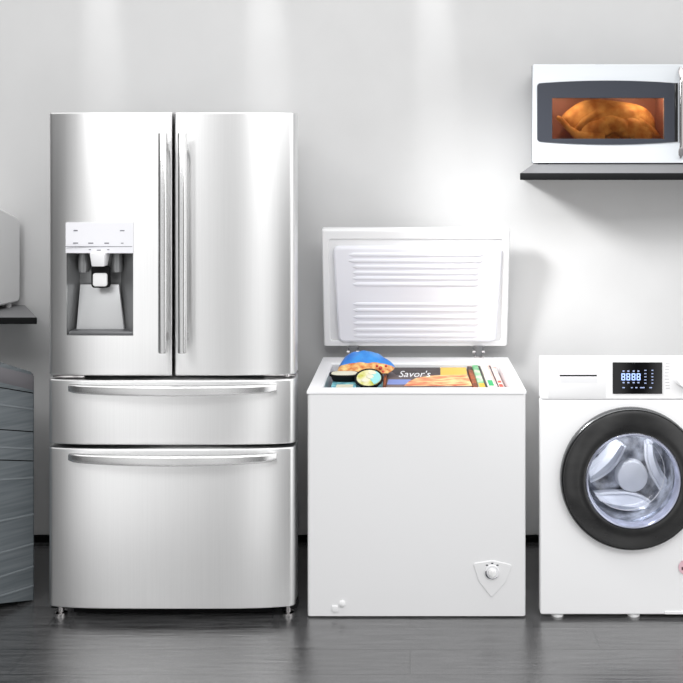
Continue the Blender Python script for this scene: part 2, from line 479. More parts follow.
for f in [f for f in t.faces if len(f.verts) == 4 and all(abs(v.co.z-(RZ-.016)) < 1e-6 for v in f.verts)]: t.faces.remove(f)
t2 = NB()
def ring4(r, z): return [(r[0], r[2], z), (r[1], r[2], z), (r[1], r[3], z), (r[0], r[3], z)]
t.free()
o_, i_ = (CX0, CX1, 3.0, CB), (IX0, IX1, IY0, IY1)
bm = NB(); R_ = [ring4((o_[0]+.012, o_[1]-.012, o_[2]+.012, o_[3]-.006), RZ-.018), ring4(o_, RZ-.014), ring4(o_, RZ-.005), ring4((o_[0]+.002, o_[1]-.002, o_[2]+.002, o_[3]-.002), RZ-.0012), ring4((o_[0]+.006, o_[1]-.006, o_[2]+.006, o_[3]-.006), RZ),
               ring4((i_[0]-.006, i_[1]+.006, i_[2]-.006, i_[3]+.006), RZ), ring4(i_, RZ-.005), ring4(i_, IZ), ]
rings(bm, R_, cap=False)
V = [v for v in bm.verts if abs(v.co.z-IZ) < 1e-6]
bm.faces.new(sorted(V, key=lambda v: math.atan2(v.co.y-3.2, v.co.x)))
obj('inner_liner', bm, M['white_plastic'], cf)
# lid (built upright in its own frame, then leaned a little forward about the hinge)
LZ0, LH, LT = Z(347, 3.56), .523, .048
LYB = 3.575
lean = Matrix.Translation((0, LYB, LZ0)) @ Matrix.Rotation(math.radians(10.5), 4, 'X') @ Matrix.Translation((0, -LYB, -LZ0))
lx0, lx1 = CX0+.001, CX1-.001
bm = NB(); box(bm, lx0, lx1, LYB, LYB+LT, LZ0, LZ0+LH, .008, 3)
plate(bm, rrect(lx0+.004, lx1-.004, LZ0+.004, LZ0+LH-.004, .01), LYB-.008, .012,
      holes=[rrect(lx0+.03, lx1-.03, LZ0+.028, LZ0+LH-.04, .012)], bev=.003)
bm.transform(lean)
lid = obj('lid', bm, M['white'], cf, angle=15)
# liner: raised panel, narrower at the hinge end, with two banks of ridges
bm = NB()
def lp(px, py):   # position on the lid face measured on the face plane
    w = (px-321.5)/(511-321.5); h = (347-py)/(347-229)
    return lx0 + (lx1-lx0)*w, LZ0 + LH*h
tl, tr_, br_, bl = lp(333, 245), lp(503, 245), lp(499, 341), lp(337, 341)
def corner_round(ps, r, n=6):
    out = []; N_ = len(ps)
    for i in range(N_):
        p = Vector(ps[i]); a = (Vector(ps[i-1])-p).normalized(); b = (Vector(ps[(i+1) % N_])-p).normalized()
        p0, p1 = p+a*r, p+b*r
        for k in range(n+1):
            s = k/n; q = p0*(1-s)**2 + p*2*s*(1-s) + p1*s*s; out.append((q.x, q.y))
    return out
plate(bm, corner_round([tl, tr_, br_, bl], .03), LYB-.022, .024, bev=.01)
# shallow sunk field with ridges
for py in (252.5, 258.5, 264.5, 270.5, 276, 282, 302, 308, 315, 321.5, 328, 334):
    (a, z), (b, _) = lp(353, py), lp(480, py)
    if py < 262: (a, z) = lp(349, py); (b, _) = lp(484, py)
    rs = []
    for k, sc_ in ((0, .3), (.03, 1), (.97, 1), (1, .3)):
        x = a + (b-a)*k
        rs.append([(x, LYB-.022 + .006*sc_*math.cos(t) - 0, z + .0085*sc_*math.sin(t)) for t in [2*PI*i/14 for i in range(14)]])
    rings(bm, rs)
bm.transform(lean)
obj('lid_liner', bm, M['liner'], lid, angle=15)
for px in (353, 478.5):
    x = X(px, 3.55); bm = NB()
    box(bm, x-.02, x+.02, 3.52, 3.555, RZ-.004, RZ+.008, .002)
    box(bm, x-.014, x+.014, 3.54, 3.56, RZ+.004, LZ0+.006, .002, mi=1)
    box(bm, x-.022, x+.022, 3.553, 3.585, LZ0-.012, LZ0+.004, .002, mi=1)
    tube(bm, [(x-.026, 3.552, RZ+.022), (x+.026, 3.552, RZ+.022)], .006)
    obj('hinge', bm, [M['chrome'], M['steel_side']], cf)
# thermostat shield and knob
def CXp(p): return X(p, 3.0)
def CZp(p): return Z(p, 3.0)
sh = corner_round([(CXp(473), CZp(563.5)), (CXp(492.5), CZp(560.5)), (CXp(512.5), CZp(565)), (CXp(506), CZp(582)), (CXp(491.5), CZp(598)), (CXp(478.5), CZp(581))], .012)
bm = NB(); plate(bm, sh, 2.9995, .006, bev=.0022)
shp = obj('thermostat_plate', bm, M['white_front'], cf, angle=15)
bm = NB()
kc = (CXp(492.2), CZp(571.8))
lathe_y(bm, kc[0], kc[1], [(.0255, 3.001), (.0255, 2.996), (.023, 2.9945), (.021, 2.9985), (.0, 2.9985)])
obj('dial_ring', bm, M['white_plastic'], shp)
bm = NB()
lathe_y(bm, kc[0], kc[1], [(.0135, 3.0), (.0135, 2.988), (.012, 2.986), (0, 2.986)], 40)
box(bm, kc[0]-.003, kc[0]+.003, 2.980, 2.987, kc[1]-.012, kc[1]+.012, .001)
obj('knob', bm, M['hub'], shp)
bm = NB()
pts = [(kc[0] + .0235*math.cos(math.radians(a)), 2.9942, kc[1] + .0235*math.sin(math.radians(a))) for a in range(165, 321, 8)]
tube(bm, pts, [.0006 + .0022*math.sin(PI*min(1, (i+2)/14))*(1 if i < 14 else max(.1, 1-(i-14)/6)) for i in range(len(pts))], 8)
for a in (52, 90, 128):
    ca, sa = math.cos(math.radians(a)), math.sin(math.radians(a))
    box(bm, kc[0]+.031*ca-.004, kc[0]+.031*ca+.004, 2.9988, 3.0, kc[1]+.031*sa-.0022, kc[1]+.031*sa+.0022)
obj('dial_print', bm, M['slate'], shp)
bm = NB()
lathe_y(bm, CXp(342), CZp(604), [(.012, 3.006), (.012, 2.999), (.008, 2.996), (0, 2.9955)], 28)
box(bm, CXp(332), CXp(338), 2.998, 3.006, CZp(612), CZp(606), .001)
obj('drain_plug', bm, M['white_front'], cf)
for x in (CX0+.06, CX1-.06):
    for y in (3.06, 3.49):
        bm = NB(); lathe_z(bm, x, y, [(.02, 0), (.02, .02)], 18); obj('foot', bm, M['black'], cf)

# frozen food, standing on the floor of the freezer well
def fx(p, Y=3.05): return X(p, Y)
g_ = 'upright cartons in the freezer'
def carton(px0, px1, ztop, m, label, extras=(), y0=3.05, y1=3.425):
    x0, x1 = X(px0, 3.05), X(px1, 3.05)
    r = thing('frozen_food_carton', label, 'food box', ((x0+x1)/2, (y0+y1)/2, IZ), g_)
    obj('carton_body', B(x0, x1, y0, y1, IZ+.001, ztop, .002), m, r)
    for nm, (a, b, c, d), mm in extras:   # printed patches on the top: fractions along x and y
        obj(nm, B(x0+(x1-x0)*a, x0+(x1-x0)*b, y0+(y1-y0)*c, y0+(y1-y0)*d, ztop-.001, ztop+.0008), mm, r, smooth=False)
    return r
zt_ = .828
carton(474, 479.2, zt_-.006, M['brown'], 'dark brown and orange carton standing upright right of the large flat box')
carton(479.6, 486, zt_, M['green'], 'green topped carton with a yellow end, second of the upright cartons', (('yellow_patch', (.05,.95,.0,.18), M['yellowc']),))
carton(486.4, 488.4, zt_-.004, M['darkprint'], 'thin black carton between the green and the cream upright cartons')
carton(488.8, 496.6, zt_, M['cream'], 'cream upright carton with a green mark at its front end', (('green_patch', (.15,.8,.08,.3), M['greenmark']),))
carton(497.2, 505, zt_, M['pink'], 'pale pink upright carton with red lettering, rightmost in the freezer', (('red_patch', (.1,.3,.02,.95), M['darkprint']), ('red_patch', (.38,.85,.03,.14), M['red']), ('red_patch', (.4,.85,.2,.28), M['red'])))

# large flat carton with printed top
bx = (X(385.5, 3.05), X(473.2, 3.05))
big = thing('frozen_meal_box', 'large taupe box with white script lettering and a golden pastry picture', 'food box', (sum(bx)/2, 3.22, IZ))
y0, y1 = 3.05, 3.405; zf, zr = .815, .818
bm = NB()
hexa(bm, [(bx[0], y0, IZ+.001), (bx[1], y0, IZ+.001), (bx[1], y1, IZ+.001), (bx[0], y1, IZ+.001), (bx[0], y0, zf), (bx[1], y0, zf), (bx[1], y1, zr), (bx[0], y1, zr)], .002)
obj('carton_body', bm, M['taupe'], big)
def top_z(y): return zf + (zr-zf)*(y-y0)/(y1-y0)
def on_top(px, py):
    Y = 3.2
    for _ in range(6): Y = (EYE-top_z(Y))*F/(py-PY)
    return X(px, Y), Y
def top_patch(name, pts, m, h=.0008):
    bm = NB(); t = bmesh.new()
    q = [on_top(*p) for p in pts]
    f = t.faces.new([t.verts.new((x, y, top_z(y)-.0005)) for x, y in q])
    r = bmesh.ops.extrude_face_region(t, geom=[f], use_keep_orig=True)
    for g in r['geom']:
        if isinstance(g, bmesh.types.BMVert): g.co.z += h + .0005
    merge(bm, t); obj(name, bm, m, big, smooth=False)
top_patch('dark_band', [(389, 369), (389.5, 367.6), (440, 367.6), (440, 374.5), (396, 374.5)], M['darkprint'], .0006)
top_patch('blue_panel', [(386.8, 384.5), (388.5, 379.5), (411, 379.5), (408, 384.5)], M['blueprint'], .0006)
top_patch('yellow_panel', [(440.5, 377), (440.5, 367.6), (466, 367.6), (467.5, 377)], M['yellowprint'], .0008)
top_patch('pastry_picture', [(404, 386), (409, 381.5), (417, 378), (430, 376), (446, 375.2), (460, 375), (467, 374.5), (472.3, 386)], M['crust'], .0012)
t = text_mesh("Savor's", .062, .0, .3, .0003)
xa, ya = on_top(398, 377.3); xb, yb_ = on_top(431, 377.3)
w = max(v.co.x for v in t.verts); s = (xb-xa)/w
for v in t.verts:
    y = ya + v.co.y*2.3
    v.co = Vector((xa + v.co.x*s, y, top_z(y) + .0012 + v.co.z))
obj('script_lettering', t, M['white_plastic'], big, smooth=False)

# teal cartons, tray, bowl, pouch, side carton
x0, x1 = X(330.5, 3.05), X(356, 3.05)
tc_ = thing('frozen_food_carton', 'flat teal carton at the left end of the freezer, under the black tray', 'food box', ((x0+x1)/2, 3.15, IZ))
obj('carton_body', B(x0, x1, 3.05, 3.28, IZ+.001, .831, .003), M['teal'], tc_)
obj('white_label', B(x0+.02, x1-.012, 3.049, 3.085, .82, .8318), M['tray_white'], tc_, smooth=False)
x2, x3 = X(357, 3.05), X(382, 3.05)
tc2 = thing('frozen_food_carton', 'teal carton standing directly under the round bowl in the freezer', 'food box', ((x2+x3)/2, 3.15, IZ))
obj('carton_body', B(x2, x3, 3.052, 3.28, IZ+.001, .8015, .003), M['teal'], tc2)
bc_ = thing('frozen_food_carton', 'narrow reddish brown carton between the round bowl and the large flat box', 'food box', (X(384, 3.05), 3.2, IZ))
obj('carton_body', B(X(382.4, 3.05), X(385.2, 3.05), 3.05, 3.37, IZ+.001, .826, .002), M['brown'], bc_)
# black tray with pale film
tx, ty, tz = X(344, 3.14), 3.15, .832
tr = thing('food_tray', 'shallow black tray with a pale film lid left of the round bowl', 'food tray', (tx, ty, tz))
bm = NB()
def oval(cx, cy, rx, ry, z, n=36, p=.7): return [(cx + rx*math.copysign(abs(math.cos(a))**p, math.cos(a)), cy + ry*math.copysign(abs(math.sin(a))**p, math.sin(a)), z) for a in [2*PI*i/n for i in range(n)]]
rings(bm, [oval(tx, ty, .044, .030, tz), oval(tx, ty, .052, .035, tz+.019), oval(tx, ty, .057, .039, tz+.020), oval(tx, ty, .057, .039, tz+.026)])
obj('tray_body', bm, M['black'], tr)
bm = NB(); rings(bm, [oval(tx, ty, .050, .032, tz+.025), oval(tx, ty, .049, .031, tz+.0275)]); obj('film_lid', bm, M['tray_white'], tr)
# round bowl, tipped towards the front
bcx, bcy, bcz = X(368.7, 3.09), 3.12, .8025
bw = thing('food_bowl', 'round black rimmed bowl of yellow and cream food, tipped towards the front', 'food bowl', (bcx, bcy, bcz))
tilt = Matrix.Translation((bcx, bcy-.05, bcz)) @ Matrix.Rotation(math.radians(25), 4, 'X') @ Matrix.Translation((-bcx, -bcy+.05, -bcz))
rb = .054
bm = NB(); lathe_z(bm, bcx, bcy, [(.036, bcz+.001), (.046, bcz+.018), (rb, bcz+.026), (rb, bcz+.033), (rb-.006, bcz+.033), (rb-.008, bcz+.029)]); bm.transform(tilt)
obj('bowl_body', bm, M['black'], bw)
bm = NB(); lathe_z(bm, bcx, bcy, [(rb-.0062, bcz+.029), (rb-.008, bcz+.0325)]); bm.transform(tilt)
obj('food_filling', bm, M['bowlfood'], bw)
bm = NB()
t = bmesh.new(); vs = [t.verts.new((bcx, bcy, bcz+.033))] + [t.verts.new((bcx+(rb-.009)*math.cos(a), bcy+(rb-.009)*math.sin(a), bcz+.033)) for a in [math.radians(-62+8*i) for i in range(16)]]
f = t.faces.new(vs); r = bmesh.ops.extrude_face_region(t, geom=[f], use_keep_orig=True)
for g in r['geom']:
    if isinstance(g, bmesh.types.BMVert): g.co.z += .001
merge(bm, t); bm.transform(tilt); obj('teal_segment', bm, M['bowlteal'], bw, smooth=False)
bm = NB(); ellipsoid(bm, (bcx+.004, bcy+.004, bcz+.034), (.014, .012, .004)); ellipsoid(bm, (bcx-.014, bcy-.018, bcz+.034), (.014, .01, .003)); ellipsoid(bm, (bcx+.012, bcy+.026, bcz+.034), (.016, .009, .003)); bm.transform(tilt)
obj('food_topping', bm, M['tray_white'], bw)
# blue and orange pouch leaning over the pile
pw = thing('frozen_food_pouch', 'crumpled blue and orange pouch on top of the pile at the left', 'food bag', (X(364, 3.25), 3.28, .80))
def pouch(u0, u1, lift, m, name, nu=26, nv=14, v0=0., v1=1.):
    bm = NB(); top = []; bot = []
    for j in range(nv+1):
        v = v0 + (v1-v0)*j/nv; rt, rbm = [], []
        for i in range(nu+1):
            u = i/nu
            # outline in pixels: front edge low and left, back edge high
            xl = 337 + 9*v**1.6; xr = 388 + 8*math.sin(PI*min(1, v*1.1))*(1 if v < .9 else .8) - 3*v
            px = xl + (xr-xl)*u
            yy = 3.20 + .17*v + .03*u*(1-v)
            zz = .842 + (.897-.842)*v - .004*(u-.5) - .026*v*abs(2*u-.95)**2.6 
            puff = .018*math.sin(PI*u)**.35*math.sin(PI*min(max(v, 0), 1))**.6
            cr_ = .0015*math.sin(17*u+6*v) + .0012*math.sin(29*u-11*v)
            rt.append(bm.verts.new((X(px, yy), yy, zz+puff*.6+cr_*min(1, 4*min(u, 1-u)))))
            rbm.append(bm.verts.new((X(px, yy), yy, zz-puff*1.1-.002)))
        top.append(rt); bot.append(rbm)
    for j in range(nv):
        for i in range(nu):
            bm.faces.new((top[j][i], top[j][i+1], top[j+1][i+1], top[j+1][i]))
            bm.faces.new((bot[j][i], bot[j+1][i], bot[j+1][i+1], bot[j][i+1]))
    for i in range(nu):
        bm.faces.new((top[0][i], bot[0][i], bot[0][i+1], top[0][i+1])); bm.faces.new((top[-1][i], top[-1][i+1], bot[-1][i+1], bot[-1][i]))
    for j in range(nv):
        bm.faces.new((top[j][0], top[j+1][0], bot[j+1][0], bot[j][0])); bm.faces.new((top[j][-1], bot[j][-1], bot[j+1][-1], top[j+1][-1]))
    obj(name, bm, m, pw, angle=70)
pouch(0, 1, 0, M['bagorange'], 'orange_printed_panel', v0=0, v1=.36)
pouch(0, 1, 0, M['bagblue'], 'blue_printed_panel', v0=.36, v1=1)
bm = NB()
for px, py, r in ((380.5, 368, .008), (377, 366, .006), (383, 372, .007), (386, 366, .006)):
    ellipsoid(bm, (X(px, 3.235), 3.235-.0, Z(py, 3.235)), (r, r, r*.9), u=12, v=8)
obj('red_print', bm, M['red'], pw)
sp = thing('frozen_food_carton', 'hidden edge carton carrying the blue pouch behind the tray and bowl', 'food box', (X(360, 3.33), 3.33, IZ))
sp['label'] = 'dark purple carton mostly hidden behind tray and bowl, under the pouch'
obj('carton_body', B(X(341, 3.3), X(380, 3.3), 3.29, 3.41, IZ+.001, .842, .003), mat('purple_carton', (86,66,104), .5), sp)

# ------------------------------------------------------------------ microwave shelf and microwave
SY = 3.30
rsx = X(520, SY)
zl0, zl1 = Z(180, SY), Z(172.8, SY)
MY = 3.40
zs = Z(164.3, MY)
ins = X(533, MY) - .01
bm = NB(); hexa(bm, [(rsx, SY, zl0), (1.75, SY, zl0), (1.75, WALL-.001, zl0), (rsx+.06, WALL-.001, zl0), (rsx, SY, zl1-.001), (1.75, SY, zl1-.001), (1.75, WALL-.001, zl1-.001), (rsx+.06, WALL-.001, zl1-.001)], .002)
sr = thing('wall_shelf', 'black wall shelf with slanted grey top edge carrying the microwave', 'shelf', ((rsx+1.75)/2, 3.48, zl0))
obj('shelf_board', bm, M['shelf'], sr)
bm = NB()
xi = X(533.5, MY)
hexa(bm, [(rsx+.002, SY+.002, zl1-.001), (1.748, SY+.002, zl1-.001), (1.748, WALL-.002, zl1-.001), (rsx+.062, WALL-.002, zl1-.001),
          (xi-.002, MY-.004, zs), (1.70, MY-.004, zs), (1.70, WALL-.002, zs), (xi+.05, WALL-.002, zs)], .001, 1)
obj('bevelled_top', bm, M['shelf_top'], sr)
mx0, mx1 = X(533.2, MY), X(533.2, MY) + .80
mz0, mz1 = Z(163, MY), Z(64.3, MY)
MB_ = 3.625
mw = thing('microwave_oven', 'white microwave with a slate glass door on the right wall shelf', 'microwave', ((mx0+mx1)/2, (MY+MB_)/2, zs))
def mpx(p): return X(p, MY)
def mpz(p): return Z(p, MY)
wx0, wx1, wz0, wz1 = mpx(552), mpx(664), mpz(138.8), mpz(98.2)
# case: back, top, bottom, sides as a hollow shell
bm = NB()
dy = MY+.028
for za, zc_ in ((mz1-.012, mz1-.001), (mz0, mz0+.012)):
    hexa(bm, [(mx0-.002, dy, za), (mx1, dy, za), (mx1, MB_, za), (mx0+.038, MB_, za), (mx0-.002, dy, zc_), (mx1, dy, zc_), (mx1, MB_, zc_), (mx0+.038, MB_, zc_)], .002)
hexa(bm, [(mx0-.002, dy, mz0), (mx0+.01, dy, mz0), (mx0+.05, MB_, mz0), (mx0+.038, MB_, mz0), (mx0-.002, dy, mz1-.001), (mx0+.01, dy, mz1-.001), (mx0+.05, MB_, mz1-.001), (mx0+.038, MB_, mz1-.001)], .002)
box(bm, mx1-.008, mx1, dy, MB_, mz0, mz1-.001, .002)
box(bm, mx0+.04, mx1, MB_-.01, MB_, mz0, mz1-.001, .002)
obj('case', bm, M['mw_side'], mw)
bm = NB()
vx = mpx(602); box(bm, vx-.02, vx+.02, dy+.01, dy+.05, mz1-.003, mz1+.006, .002)
obj('top_vent', bm, M['mw_side'], mw)
for x in (mx0+.06, mx1-.04):
    for y in (MY+.05, MB_-.04):
        bm = NB(); lathe_z(bm, x, y, [(.012, zs), (.012, mz0+.002)], 16); obj('foot', bm, M['black'], mw)
# cavity
bm = NB()
cx0, cx1, cz0, cz1, cy0, cy1 = mpx(546), mpx(670), mpz(146), mpz(92), MY+.03, MB_-.02
q = [(cx0, cz0), (cx1, cz0), (cx1, cz1), (cx0, cz1)]
t = bmesh.new()
a = [t.verts.new((x, cy0, z)) for x, z in q]; b = [t.verts.new((x, cy1, z)) for x, z in q]
for i in range(4): t.faces.new((a[i], a[(i+1) % 4], b[(i+1) % 4], b[i]))
t.faces.new(b); merge(bm, t)
obj('oven_cavity', bm, M['cavity'], mw, smooth=False)
# door
dxr = mpx(688)
bm = NB(); plate(bm, rrect(mx0, dxr-.001, mz0, mz1, .004), MY, .027, holes=[[(wx0-.005, wz0-.005), (wx1+.005, wz0-.005), (wx1+.005, wz1+.005), (wx0-.005, wz1+.005)]], bev=.002)
md = obj('door', bm, M['mw_white'], mw, angle=15)
out = []
n = 20
fx0, fx1 = mpx(537), mpx(675.5)
topz = lambda u: mpz(83.2 - 2.6*(1-(2*u-1)**2)); botz = lambda u: mpz(141.8 + 2.8*(1-(2*u-1)**2))
cor = .014
for k in range(7):
    a = math.radians(180 + 90*k/6); out.append((fx0+cor+cor*math.cos(a), botz(0)+cor+cor*math.sin(a)))
for i in range(1, n): out.append((fx0+cor+(fx1-fx0-cor)*i/n, botz(i/n)))
out.append((fx1, botz(1))); out.append((fx1, topz(1)))
for i in range(n-1, 0, -1): out.append((fx0+cor+(fx1-fx0-cor)*i/n, topz(i/n)))
for k in range(7):
    a = math.radians(90 + 90*k/6); out.append((fx0+cor+cor*math.cos(a), topz(0)-cor+cor*math.sin(a)))
bm = NB(); plate(bm, out, MY-.006, .010, holes=[[(wx0, wz0), (wx1, wz0), (wx1, wz1), (wx0, wz1)]], bev=.0015)
obj('glass_surround', bm, M['slate'], md, angle=15)
bm = NB(); box(bm, mpx(674.2), mpx(677.5), MY-.0075, MY+.001, botz(1), topz(1), .001); obj('dark_edge_strip', bm, M['black_gloss'], md)
bm = NB(); box(bm, wx0-.003, wx1+.003, MY+.006, MY+.010, wz0-.003, wz1+.003); obj('window_glass', bm, M['mw_glass'], md, smooth=False)
# arched handle
bm = NB(); rs = []
hx = mpx(679.6)
for i in range(29):
    v = i/28; z = mpz(158.3) + (mpz(67)-mpz(158.3))*v
    s = 1-(2*v-1)**2
    w = .0165*min(1, (4*s+.02))**.5 ; y = MY - .006 - .042*min(1, 2.2*s)
    rs.append([(hx + w*math.cos(a), y + .010*math.sin(a), z) for a in [2*PI*k/18 for k in range(18)]])
rings(bm, rs)
obj('door_handle', bm, M['chrome'], md)
bm = NB(); plate(bm, rrect(dxr+.001, mx1, mz0, mz1, .004), MY, .027, bev=.002)
cp = obj('control_panel', bm, M['mw_white'], mw, angle=15)
# roast chicken on a plate in the cavity
ccx, ccy = mpx(614), MY+.119
pz = cz0+.001
pl = thing('turntable_plate', 'glass turntable plate on the floor of the microwave under the chicken', 'plate', (ccx, ccy, pz))
bm = NB(); lathe_z(bm, ccx, ccy, [(.06, pz), (.075, pz+.001), (.082, pz+.004), (.078, pz+.0045), (.06, pz+.004)])
obj('plate_disc', bm, M['tray_white'], pl)
ch = thing('roast_chicken', 'golden roast chicken seen through the microwave window', 'food', (ccx, ccy, pz+.006))
bm = NB()
R3 = lambda ax, d: Matrix.Rotation(math.radians(d), 3, ax)
zb_ = pz+.006
ellipsoid(bm, (ccx+.01, ccy, zb_+.098), (.2, .075, .098), R3('Y', 4), 36, 22, .05)
ellipsoid(bm, (ccx+.095, ccy-.045, zb_+.062), (.095, .042, .055), R3('Y', 25), 28, 18, .05)
ellipsoid(bm, (ccx-.045, ccy-.062, zb_+.068), (.085, .028, .042), R3('Y', -20), 28, 18, .06)
ellipsoid(bm, (ccx+.02, ccy-.072, zb_+.085), (.06, .022, .034), R3('Y', 15), 24, 14, .05)
rmx = bm
mm = bpy.data.meshes.new('tmp'); bm.to_mesh(mm); bm.free(); bm = NB(); bm.from_mesh(mm); bpy.data.meshes.remove(mm)
obj('roast_body', bm, M['chicken'], ch, angle=180)
bm = NB(); tube(bm, [(ccx-.225, ccy-.055, zb_+.118), (ccx-.212, ccy-.055, zb_+.11), (ccx-.175, ccy-.055, zb_+.07), (ccx-.14, ccy-.055, zb_+.04), (ccx-.085, ccy-.06, zb_+.034), (ccx-.03, ccy-.06, zb_+.03)], [.008, .012, .013, .02, .032, .03], 18)
obj('drumstick', bm, M['chicken'], ch, angle=180)
bm = NB(); tube(bm, [(ccx-.15, ccy-.04, zb_+.055), (ccx-.11, ccy-.055, zb_+.10), (ccx-.05, ccy-.05, zb_+.135), (ccx+.0, ccy-.04, zb_+.13)], [.01, .016, .02, .015], 16)
obj('wing', bm, M['chicken'], ch, angle=180)
bm = NB(); tube(bm, [(ccx+.07, ccy-.07, zb_+.035), (ccx+.13, ccy-.05, zb_+.085), (ccx+.19, ccy-.03, zb_+.05), (ccx+.215, ccy-.03, zb_+.03)], [.02, .03, .018, .010], 16)
obj('drumstick', bm, M['chicken'], ch, angle=180)

# ------------------------------------------------------------------ left shelf and small appliance
SLY = 3.325
lx = X(37, SLY); lz1, lz0 = Z(317.2, SLY), Z(324.2, SLY)
lxr = X(25.5, WALL)
sl = thing('wall_shelf', 'black wall shelf at the left edge under the pale appliance', 'shelf', (lx-.5, 3.5, lz0))
bm = NB()
hexa(bm, [(lx-.9, SLY, lz0), (lx, SLY, lz0), (lxr, WALL-.002, lz0), (lx-.9, WALL-.002, lz0), (lx-.9, SLY, lz1-.002), (lx, SLY, lz1-.002), (lxr, WALL-.002, lz1-.002), (lx-.9, WALL-.002, lz1-.002)], .0015, 1)
obj('shelf_board', bm, M['shelf'], sl)
bm = NB()
hexa(bm, [(lx-.899, SLY+.002, lz1-.002), (lx-.003, SLY+.002, lz1-.002), (lxr-.002, WALL-.003, lz1-.002), (lx-.899, WALL-.003, lz1-.002), (lx-.899, SLY+.002, lz1), (lx-.003, SLY+.002, lz1), (lxr-.002, WALL-.003, lz1), (lx-.899, WALL-.003, lz1)])
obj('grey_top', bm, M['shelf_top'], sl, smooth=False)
# pale appliance: a side profile swept to the left
bR = Vector((X(20.6, 3.61), 3.61)); bA = Vector((X(0, 3.50), 3.50))
d = (bR-bA).normalized(); nrm = Vector((-1, 0))
def bz(py, Y): return Z(py, Y)
Lf = .27
bC = bR - d*Lf
prof = [(0, bz(298.5, 3.61)), (0, bz(222, 3.61))]
LAB = (bR-bA).length
prof = [(Lf-LAB, bz(306, 3.5)), (Lf-.012, bz(301.5, 3.6)), (Lf-.003, bz(299.5, 3.61)), (Lf, bz(296.5, 3.61)), (Lf, bz(223.5, 3.61)), (Lf-.004, bz(220.3, 3.61)), (Lf-.014, bz(217.5, 3.6)), (Lf-LAB, bz(207.8, 3.5)), (Lf-LAB-.05, bz(204.5, 3.45)), (.02, bz(204, 3.42)), (0, bz(208, 3.40)), (0, bz(303, 3.45)), (.02, bz(306, 3.45))]
pa = thing('countertop_appliance', 'pale white countertop appliance on the shelf at the left edge', 'appliance', (*((bC+bR)/2 + nrm*.2), lz1))
bm = NB(); rs = []
for off, ins_ in ((0, .006), (.006, 0), (.40, 0), (.406, .006)):
    row = []
    cs = Lf/2; cz = sum(p[1] for p in prof)/len(prof)
    for s, z in prof:
        s2 = s + (ins_ if s < cs else -ins_); z2 = z + (ins_ if z < cz else -ins_)
        p = bC + d*s2 + nrm*off
        row.append((p.x, p.y, z2))
    rs.append(row)
rings(bm, rs)
obj('case', bm, M['box_white'], pa, angle=25)
for s, off in ((.03, .03), (Lf-.03, .03), (.03, .37), (Lf-.03, .37)):
    p = bC + d*s + nrm*off; bm = NB(); lathe_z(bm, p.x, p.y, [(.012, lz1), (.012, bz(300, 3.56)+.01)], 16)
    obj('foot', bm, M['box_white'], pa)

# ------------------------------------------------------------------ slate grey appliance at the left edge
gB = Vector((X(34.3, 3.12), 3.12)); gA = Vector((X(0, 3.042), 3.042))
d = (gB-gA).normalized(); nrm = Vector((-d.y, d.x)); LAB = (gB-gA).length
GL = .55
gC = gB - d*GL
def gz(v0, v34, s):   # height on the panel at distance s in front of the rear corner, from its two image heights
    k = s/LAB; Y = 3.12 - .078*k; k = min(k, 1.6)
    return Z(v34 + (v0-v34)*k, Y)
ga = thing('laundry_appliance', 'slate grey laundry appliance with ribbed side panel at the left edge', 'washing machine', (*((gB+gC)/2 + nrm*.25), 0))
ss = [0, .004, .012, .03, .06, .09, LAB, .16, .22, .3, .4, .5, GL]
top = [(GL-s, gz(362, 372.5, s) - (.014 if s == 0 else .006 if s == .004 else 0)) for s in ss]
prof = [(0, max(.012, gz(612, 601, GL))), (GL, max(.006, Z(600.5, 3.12)))] + top
bm = NB(); rs = []
for off, i_ in ((0, .004), (.004, 0), (.48, 0), (.484, .004)):
    row = []
    for s, z in prof:
        p = gC + d*(s + (i_ if s < .1 else -i_ if s > GL-.01 else 0)) + nrm*off; row.append((p.x, p.y, z - ((i_ + off*.3) if z > .3 else 0)))
    rs.append(row)
rings(bm, rs)
obj('cabinet', bm, M['grey_app'], ga, angle=25)
# top band and embossed ribs on the side
def rib(v0, v34, h, out, m, name, s0=.003, s1=GL-.01):
    bm = NB(); rs = []
    for s in [s0 + (s1-s0)*i/24 for i in range(25)]:
        p = gB - d*s; z = gz(v0, v34, s); n2 = -nrm
        rs.append([(p.x - n2.x*.002, p.y - n2.y*.002, z-h), (p.x + n2.x*out, p.y + n2.y*out, z-h*.5), (p.x + n2.x*out, p.y + n2.y*out, z+h*.5), (p.x - n2.x*.002, p.y - n2.y*.002, z+h)])
    rings(bm, rs); obj(name, bm, m, ga)
rib(374.5, 383, .034, .004, M['grey_app_top'], 'top_panel')
for a, b in ((404.5, 409.5), (447, 449), (479.5, 477.5), (521, 514), (553, 543.5), (577, 566), (596, 585.5)):
    rib(a, b, .0045, .003, M['grey_ridge'], 'side_rib')
for a, b in ((387.5, 393.3), (429.5, 431.8), (460, 461)):
    rib(a, b, .003, .001, M['gap'], 'side_groove')
for s, off in ((.04, .04), (GL-.04, .04), (.04, .44), (GL-.04, .44)):
    p = gC + d*s + nrm*off; bm = NB(); lathe_z(bm, p.x, p.y, [(.018, 0), (.018, .03)], 16); obj('foot', bm, M['black'], ga)

